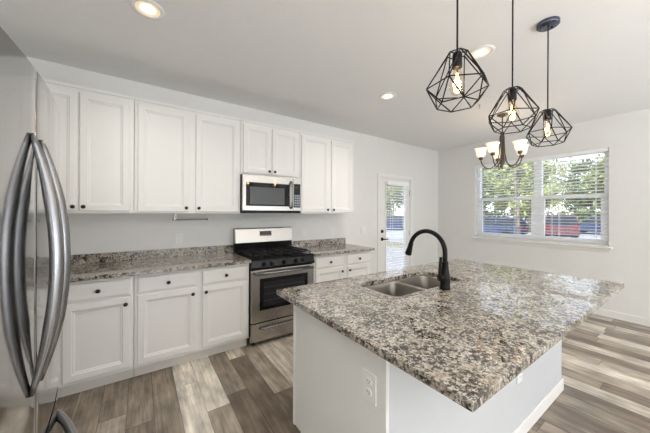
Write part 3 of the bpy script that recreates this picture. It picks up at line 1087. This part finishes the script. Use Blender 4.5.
# sink, hung under the slab
t = thing('sink', 'undermount stainless steel double bowl sink in the island', 'sink', ((hx0 + hx1) / 2, (hy0 + hy1) / 2, 0.70))
bowls = ((hx0 + 0.004, 1.572), (1.598, hx1 - 0.004))
rim_z = 0.8842
def xy(ring):
    return [(p[0], p[1]) for p in ring]
rings_top = [round_rect(a, b, hy0 + 0.004, hy1 - 0.004, 0.065, rim_z) for a, b in bowls]
fl = slab_with_holes([(hx0 - 0.03, hy0 - 0.03), (hx1 + 0.03, hy0 - 0.03), (hx1 + 0.03, hy1 + 0.004), (hx0 - 0.03, hy1 + 0.004)],
                     [xy(r) for r in rings_top], rim_z - 0.0015, rim_z)
link_mesh('rim', fl, 'steel_sink', t)
for (a, b) in bowls:
    y0, y1 = hy0 + 0.004, hy1 - 0.004
    rings = [round_rect(a, b, y0, y1, 0.065, rim_z),
             round_rect(a + 0.004, b - 0.004, y0 + 0.004, y1 - 0.004, 0.063, rim_z - 0.008),
             round_rect(a + 0.008, b - 0.008, y0 + 0.008, y1 - 0.008, 0.062, 0.74),
             round_rect(a + 0.014, b - 0.014, y0 + 0.014, y1 - 0.014, 0.060, 0.715),
             round_rect(a + 0.032, b - 0.032, y0 + 0.032, y1 - 0.032, 0.055, 0.703),
             round_rect(a + 0.10, b - 0.10, y0 + 0.10, y1 - 0.10, 0.04, 0.699)]
    bw = link_mesh('bowl', MB().loops(rings), 'steel_sink', t)
    bw.modifiers.new('thickness', 'SOLIDIFY').thickness = 0.0012
    link_mesh('drain', MB().lathe([(0.042, 0.7005), (0.042, 0.7025), (0.032, 0.7015), (0.012, 0.7008)], ((a + b) / 2, (y0 + y1) / 2, 0), 20), 'handle', bw)

# faucet
fx, fy = 1.606, 0.972
t = thing('faucet', 'black gooseneck pull-down kitchen faucet beside the island sink', 'faucet', (fx, fy, CT))
link_mesh('body', MB().lathe([(0.033, CT + 0.0003), (0.033, CT + 0.012), (0.030, CT + 0.02), (0.0315, CT + 0.06), (0.030, CT + 0.085),
                              (0.024, CT + 0.115), (0.0195, CT + 0.16), (0.0205, CT + 0.165), (0.0205, CT + 0.172), (0.016, CT + 0.178)],
                             (fx, fy, 0), 24), 'faucet', t)
rad, zc = 0.134, CT + 0.228
pts = [(fx, fy, CT + 0.17), (fx, fy, zc - 0.03)]
for i in range(19):
    a = PI - (PI * 0.93) * i / 18
    pts.append((fx, fy + rad + rad * math.cos(a), zc + rad * math.sin(a)))
link_mesh('spout', MB().tube(pts, 0.0148, 14), 'faucet', t)
e, d_ = Vector(pts[-1]), (Vector(pts[-1]) - Vector(pts[-2])).normalized()
hp = [e - d_ * 0.012, e + d_ * 0.002, e + d_ * 0.012, e + d_ * 0.045, e + d_ * 0.07, e + d_ * 0.078]
link_mesh('spray_head', MB().tube(hp, [0.0165, 0.018, 0.017, 0.0215, 0.024, 0.021], 18), 'faucet', t)
lv = MB().tube([(fx - 0.02, fy, CT + 0.075), (fx - 0.056, fy, CT + 0.075)], [0.021, 0.019], 16)
lv.tube([(fx - 0.050, fy, CT + 0.066), (fx - 0.060, fy, CT + 0.105), (fx - 0.058, fy - 0.002, CT + 0.16), (fx - 0.052, fy - 0.004, CT + 0.208)],
        [0.012, 0.0085, 0.008, 0.0095], 12)
link_mesh('lever_handle', lv, 'faucet', t)

# outlet on the island end panel
oy, oz, ox = 0.765, 0.716, BX0
t = thing('outlet', 'white outlet low on the end panel of the island', 'outlet', (ox, oy, oz))
link_mesh('cover_plate', MB().box(ox - 0.006, ox - 0.0003, oy - 0.036, oy + 0.036, oz - 0.058, oz + 0.058), 'plastic', t, bevel=0.002)
for s in (-1, 1):
    r = link_mesh('receptacle', MB().prism([(oy + 0.017 * math.cos(a), oz + s * 0.021 + 0.0145 * math.sin(a)) for a in
                                           [2 * PI * k / 16 for k in range(16)]], 'X', ox - 0.0085, ox - 0.006), 'plastic', t)
    mb = MB()
    for dy in (-0.006, 0.006):
        mb.box(ox - 0.009, ox - 0.0085, oy + dy - 0.001, oy + dy + 0.001, oz + s * 0.021 - 0.001, oz + s * 0.021 + 0.008)
    mb.lathe([(0.0022, -0.009), (0.0022, -0.0085)], (ox, oy, oz + s * 0.021 - 0.007), 8, 'X')
    link_mesh('slot', mb, 'slot', r)


# ------------------------------------------------------------------ pendants over the island
def pendant(x, y, ztop, label, rot):
    t = thing('pendant_light', label, 'pendant light', (x, y, ztop - 0.26), 'pendant lights over the island')
    c = link_mesh('canopy', MB().lathe([(0.064, H - 0.0005), (0.064, H - 0.022), (0.060, H - 0.026), (0.01, H - 0.0262)], (x, y, 0), 28), 'canopy', t)
    for s in (-1, 1):
        link_mesh('screw', MB().lathe([(0.007, H - 0.026), (0.007, H - 0.030), (0.003, H - 0.032)], (x + s * 0.036, y - s * 0.012, 0), 10), 'black_metal', c)
    link_mesh('cord', MB().tube([(x, y, H - 0.026), (x, y, ztop - 0.004)], 0.0042, 8), 'black_metal', t)
    mb = MB()
    n = 6
    def ring(r, z, o):
        return [Vector((x + r * math.cos(2 * PI * (k + o) / n + rot), y + r * math.sin(2 * PI * (k + o) / n + rot), z)) for k in range(n)]
    a, b, cc = ring(0.042, ztop, 0.5), ring(0.131, ztop - 0.150, 0), ring(0.086, ztop - 0.228, 0.5)
    rr = 0.0029
    for k in range(n):
        l = (k + 1) % n
        for p, q in ((a[k], a[l]), (b[k], b[l]), (cc[k], cc[l]), (a[k], b[k]), (a[k], b[l]), (cc[k], b[k]), (cc[k], b[l])):
            mb.tube([p, q], rr, 6)
        if k % 2 == 0:
            mb.tube([a[k], Vector((x, y, ztop))], rr, 6)
    link_mesh('wire_cage', mb, 'black_metal', t)
    link_mesh('socket', MB().lathe([(0.008, ztop + 0.012), (0.017, ztop + 0.004), (0.0205, ztop - 0.004), (0.0205, ztop - 0.062), (0.018, ztop - 0.064)],
                                   (x, y, 0), 18), 'black_metal', t)
    zb = ztop - 0.062
    bu = link_mesh('bulb', MB().lathe([(0.013, zb), (0.014, zb - 0.012), (0.024, zb - 0.045), (0.032, zb - 0.075), (0.031, zb - 0.095), (0.02, zb - 0.117),
                                       (0.006, zb - 0.124)], (x, y, 0), 20), 'bulb', t)
    fm = MB()
    for k in range(6):
        q = 2 * PI * k / 6
        fm.tube([(x + 0.004 * math.cos(q), y + 0.004 * math.sin(q), zb - 0.025), (x + 0.013 * math.cos(q + 0.4), y + 0.013 * math.sin(q + 0.4), zb - 0.092)], 0.0011, 5)
    link_mesh('filament', fm, 'filament', bu)
    lamp('pendant_lamp', 'POINT', (x, y, zb - 0.06), energy=1.6, color=(1.0, 0.72, 0.42), shadow_soft_size=0.02)


pendant(1.165, 0.651, 2.112, 'black wire cage pendant over the sink end of the island', 0.28)
pendant(1.746, 0.651, 2.106, 'black wire cage pendant in the middle of the row of three', 0.40)
pendant(2.322, 0.651, 2.112, 'black wire cage pendant with its round ceiling canopy in view', 0.42)

# ------------------------------------------------------------------ chandelier
cx_, cy_ = 3.98, 1.60
t = thing('chandelier', 'bronze chandelier with bell glass shades by the dining window', 'chandelier', (cx_, cy_, 2.0))
link_mesh('canopy', MB().lathe([(0.065, H - 0.0005), (0.06, H - 0.015), (0.03, H - 0.03), (0.012, H - 0.04)], (cx_, cy_, 0), 24), 'bronze', t)
link_mesh('stem', MB().lathe([(0.007, H - 0.03), (0.007, 2.46)], (cx_, cy_, 0), 10), 'bronze', t)
link_mesh('column', MB().lathe([(0.008, 2.50), (0.020, 2.475), (0.024, 2.45), (0.016, 2.42), (0.018, 2.20), (0.030, 2.12), (0.032, 2.08), (0.016, 2.05),
                                (0.012, 2.03), (0.016, 2.015), (0.004, 1.99)], (cx_, cy_, 0), 20), 'bronze', t)
view = math.atan2(cy_, cx_)          # direction away from the camera
for k in range(5):
    an = view + R(-12 + 72 * k) * -1
    dx, dy = math.cos(an), math.sin(an)
    def P(r, z):
        return (cx_ + dx * r, cy_ + dy * r, z)
    ctrl = [(0.022, 2.44), (0.026, 2.32), (0.034, 2.20), (0.055, 2.10), (0.095, 2.035), (0.145, 2.012), (0.195, 2.03), (0.230, 2.075), (0.248, 2.125), (0.25, 2.15)]
    arm = link_mesh('arm', MB().tube([P(r, z) for r, z in ctrl], 0.0075, 8), 'bronze', t)
    c = P(0.25, 0)
    link_mesh('shade_cup', MB().lathe([(0.008, 2.143), (0.024, 2.15), (0.028, 2.165), (0.027, 2.185), (0.02, 2.186)], c, 18), 'bronze', t)
    s = link_mesh('lamp_shade', MB().lathe([(0.030, 2.183), (0.046, 2.196), (0.057, 2.222), (0.060, 2.255), (0.066, 2.282), (0.080, 2.303),
                                            (0.077, 2.304), (0.062, 2.282), (0.056, 2.255), (0.053, 2.224), (0.043, 2.201), (0.028, 2.188)], c, 26, cap=False), 'shade', t)
    lamp('chandelier_lamp', 'POINT', (c[0], c[1], 2.235), energy=0.9, color=(1.0, 0.76, 0.5), shadow_soft_size=0.02)
    link_mesh('bulb', MB().lathe([(0.012, 2.186), (0.014, 2.2), (0.026, 2.225), (0.027, 2.245), (0.012, 2.265), (0.003, 2.268)], c, 16), 'bulb_on', t)

# small hook on the ceiling by the chandelier
tag(link_mesh('ceiling_hook', MB().lathe([(0.014, H - 0.0005), (0.013, H - 0.006), (0.004, H - 0.009)], (3.40, 1.62, 0), 12)
              .tube([(3.40, 1.62, H - 0.006), (3.40, 1.62, H - 0.03), (3.408, 1.62, H - 0.042), (3.42, 1.62, H - 0.036), (3.421, 1.62, H - 0.028)], 0.003, 6),
              'grey_metal', loc=(3.40, 1.62, H)), 'small metal hook screwed into the ceiling near the chandelier', 'hook')


# ------------------------------------------------------------------ recessed ceiling lights
def downlight(x, y, label):
    t = thing('recessed_light', label, 'ceiling light', (x, y, H), 'recessed ceiling lights')
    link_mesh('trim_ring', MB().lathe([(0.098, H - 0.0005), (0.096, H - 0.005), (0.080, H - 0.008), (0.070, H - 0.006), (0.069, H - 0.0005)], (x, y, 0), 36, cap=False), 'plastic', t)
    link_mesh('baffle', MB().lathe([(0.069, H - 0.0042), (0.045, H - 0.0030)], (x, y, 0), 36, cap=False), 'can_baffle_lit', t)
    link_mesh('lens', MB().lathe([(0.045, H - 0.0032), (0.03, H - 0.0036), (0.004, H - 0.0038)], (x, y, 0), 30), 'can_lens', t)
    lamp('down_spot', 'SPOT', (x, y, H - 0.02), (0, 0, -1), energy=CAN_LIGHT * 4, color=(1.0, 0.91, 0.80), spot_size=R(150), spot_blend=0.8, shadow_soft_size=0.05)


downlight(0.036, 2.092, 'lit recessed ceiling light in front of the wall cabinets nearest the refrigerator')
downlight(2.300, 2.092, 'lit recessed ceiling light toward the patio door')
downlight(2.300, 1.082, 'lit recessed ceiling light behind the pendant over the sink end')
# unseen spots added behind the camera to light the room, without fittings
for (x, y) in ((0.3, -1.2), (2.6, -1.2), (0.3, -2.8), (2.6, -2.8), (4.3, -2.0)):
    lamp('down_spot', 'SPOT', (x, y, H - 0.02), (0, 0, -1), energy=CAN_LIGHT * 4, color=(1.0, 0.93, 0.84), spot_size=R(150), spot_blend=0.8, shadow_soft_size=0.05)

# ------------------------------------------------------------------ outside
GZ = -0.35
structure('ground_lawn', MB().box(XE + 0.3, 14.5, -30, 60, GZ - 0.2, GZ).box(-6, XE + 0.3, W + 0.3, 60, GZ - 0.2, GZ), 'lawn')
structure('road_surface', MB().box(14.5, 80, -30, 60, GZ - 0.2, GZ - 0.02), 'asphalt')
structure('patio_floor', MB().box(2.6, 9.0, W + 0.16, 8.5, GZ, -0.06), 'concrete')
structure('path_surface', MB().box(12.6, 14.5, -30, 60, GZ - 0.1, GZ + 0.02), 'concrete')


def car(x, y, rotz, paint, label, hgt=1.7, length=4.6, wid=1.85):
    t = thing('car', label, 'car', (x, y, GZ - 0.02), None, local=True, rotz=rotz)
    l, w, h = length / 2, wid / 2, hgt
    b0 = 0.24
    body = [(-l, b0 + 0.12), (-l + 0.03, h * 0.55), (-l + 0.10, h * 0.60), (l * 0.42, h * 0.58), (l * 0.92, h * 0.50), (l, h * 0.40), (l, b0 + 0.05), (l * 0.8, b0), (-l * 0.9, b0)]
    link_mesh('body', MB().prism(body, 'Y', -w, w), paint, t, bevel=0.06, seg=3)
    def sec(x0, z0, hw):
        return x0, z0, hw
    lo = [(-l + 0.06, h * 0.58), (l * 0.45, h * 0.57)]
    hi = [(-l + 0.30, h * 0.965), (l * 0.12, h * 0.97)]
    v = []
    for (xx, zz) in lo:
        v += [(xx, -w * 0.96, zz), (xx, w * 0.96, zz)]
    for (xx, zz) in hi:
        v += [(xx, -w * 0.80, zz), (xx, w * 0.80, zz)]
    f = [(0, 2, 6, 4), (1, 5, 7, 3), (0, 4, 5, 1), (2, 3, 7, 6), (4, 6, 7, 5), (0, 1, 3, 2)]
    link_mesh('windows', MB().add(v, f), 'car_glass', t, bevel=0.04)
    link_mesh('roof', MB().box(hi[0][0] - 0.03, hi[1][0] + 0.03, -w * 0.81, w * 0.81, h * 0.955, h), paint, t, bevel=0.03)
    pm = MB()
    for sy in (-1, 1):
        for (a, b) in ((lo[0], hi[0]), ((-l * 0.35, h * 0.57), (-l * 0.32, h * 0.97)), (lo[1], hi[1])):
            pm.tube([(a[0], sy * w * 0.955, a[1]), (b[0], sy * w * 0.80, b[1])], 0.05, 6)
    link_mesh('pillars', pm, paint, t)
    for sx in (-l * 0.62, l * 0.62):
        for sy in (-1, 1):
            link_mesh('wheel', MB().lathe([(0.33, -0.1), (0.33, 0.1), (0.2, 0.105), (0.18, 0.09)], (sx, sy * (w - 0.08), 0.33), 20, 'Y'), 'tyre', t)
    for sy in (-1, 1):
        link_mesh('tail_lamp', MB().box(-l - 0.01, -l + 0.08, sy * w * 0.78 - 0.12, sy * w * 0.78 + 0.12, h * 0.42, h * 0.58), 'tail', t, bevel=0.02)
    return t


car(25.2, 6.75, R(27), 'car_red', 'red parked SUV seen through the dining window')
car(21.5, 9.6, R(96), 'car_blue', 'dark blue parked car behind the pale tree trunk', hgt=1.52)
car(33.0, 5.6, R(80), 'car_blue', 'dark parked car beyond the red SUV toward the window edge', hgt=1.5)
car(22.0, 19.5, R(131), 'car_blue', 'dark parked car seen through the patio door blind', hgt=1.5)


def tree(x, y, ht, cr, label, leafm, group, n=900, leaf=0.26, trunk=0.16, low=0.32, seed=1):
    rnd = random.Random(seed)
    t = thing('tree', label, 'tree', (x, y, GZ), group, local=True)
    mb = MB()
    mb.tube([(0, 0, -0.1), (0.05, 0.03, ht * 0.25), (-0.05, 0.06, ht * 0.5), (0, 0, ht * 0.8)], [trunk, trunk * 0.8, trunk * 0.55, trunk * 0.2], 8)
    for k in range(7):
        a = rnd.uniform(0, 2 * PI)
        z = ht * rnd.uniform(0.25, 0.6)
        q = cr * rnd.uniform(0.5, 0.85)
        mb.tube([(0, 0, z), (q * 0.5 * math.cos(a), q * 0.5 * math.sin(a), z + ht * 0.1), (q * math.cos(a), q * math.sin(a), z + ht * 0.18)],
                [trunk * 0.4, trunk * 0.25, trunk * 0.08], 5)
    link_mesh('trunk', mb, 'bark', t)
    mb = MB()
    clumps = []
    for k in range(22):
        while True:
            p = Vector((rnd.uniform(-1, 1), rnd.uniform(-1, 1), rnd.uniform(-1, 1)))
            if p.length < 1:
                break
        clumps.append((Vector((p.x * cr * 0.8, p.y * cr * 0.8, ht * (low + (1 - low) * 0.5) + p.z * ht * (1 - low) * 0.45)), cr * rnd.uniform(0.22, 0.42)))
    for i in range(n):
        c, r = clumps[rnd.randrange(len(clumps))]
        d = Vector((rnd.gauss(0, 1), rnd.gauss(0, 1), rnd.gauss(0, 0.8))).normalized() * r * rnd.uniform(0.5, 1.05)
        p = c + d
        u = Vector((rnd.gauss(0, 1), rnd.gauss(0, 1), rnd.gauss(0, 1))).normalized()
        w_ = u.cross(Vector((rnd.gauss(0, 1), rnd.gauss(0, 1), rnd.gauss(0, 1)))).normalized()
        s = leaf * rnd.uniform(0.6, 1.3)
        mb.add([p - u * s, p + w_ * s * 0.5, p + u * s, p - w_ * s * 0.5], [(0, 1, 2, 3)])
    link_mesh('foliage', mb, leafm, t, fix=False)
    return t


tree(12.0, 4.25, 6.2, 2.3, 'slim young tree with a pale trunk just outside the dining window', 'leaf', None, n=1500, leaf=0.09, trunk=0.075, low=0.36, seed=3)
GL = 'leafy tree in the row beyond the parked cars, seen through the window blind'
for i, (x, y, h, c) in enumerate(((32, 15.6, 9.0, 2.9), (38, 13.6, 9.5, 3.0), (31, 10.0, 8.0, 2.6), (40, 7.4, 7.4, 2.7), (34, 4.6, 9.0, 2.8),
                                  (42, 1.6, 10.0, 3.2), (46, 19.5, 11, 3.6), (55, 12.0, 10, 4.2))):
    tree(x, y, h, c, GL, 'leaf' if i % 3 else 'leaf_dark', 'trees beyond the parked cars', n=3800, leaf=0.2, trunk=0.2, low=0.12, seed=10 + i)
GD = 'leafy tree beyond the patio, seen through the patio door blind'
for i, (x, y, h, c) in enumerate(((27, 24, 8, 3.0), (33, 24.5, 9.5, 3.0), (31, 31, 9, 3.4), (24, 31.5, 8.5, 3.2))):
    tree(x, y, h, c, GD, 'leaf_dark' if i % 2 else 'leaf', 'trees beyond the patio', n=3200, leaf=0.2, trunk=0.2, low=0.12, seed=40 + i)
t = thing('hedge', 'long dark clipped hedge behind the parked cars', 'hedge', (48, 10, GZ), local=True)
rnd = random.Random(5)
mb = MB()
for i in range(2600):
    p = Vector((rnd.uniform(-0.6, 0.6), rnd.uniform(-17, 17), rnd.uniform(0.0, 2.0) + rnd.gauss(0, 0.08)))
    u = Vector((rnd.gauss(0, 1), rnd.gauss(0, 1), rnd.gauss(0, 1))).normalized()
    w_ = u.cross(Vector((rnd.gauss(0, 1), rnd.gauss(0, 1), rnd.gauss(0, 1)))).normalized()
    mb.add([p - u * 0.3, p + w_ * 0.17, p + u * 0.3, p - w_ * 0.17], [(0, 1, 2, 3)])
link_mesh('foliage', mb, 'leaf_dark', t, fix=False)
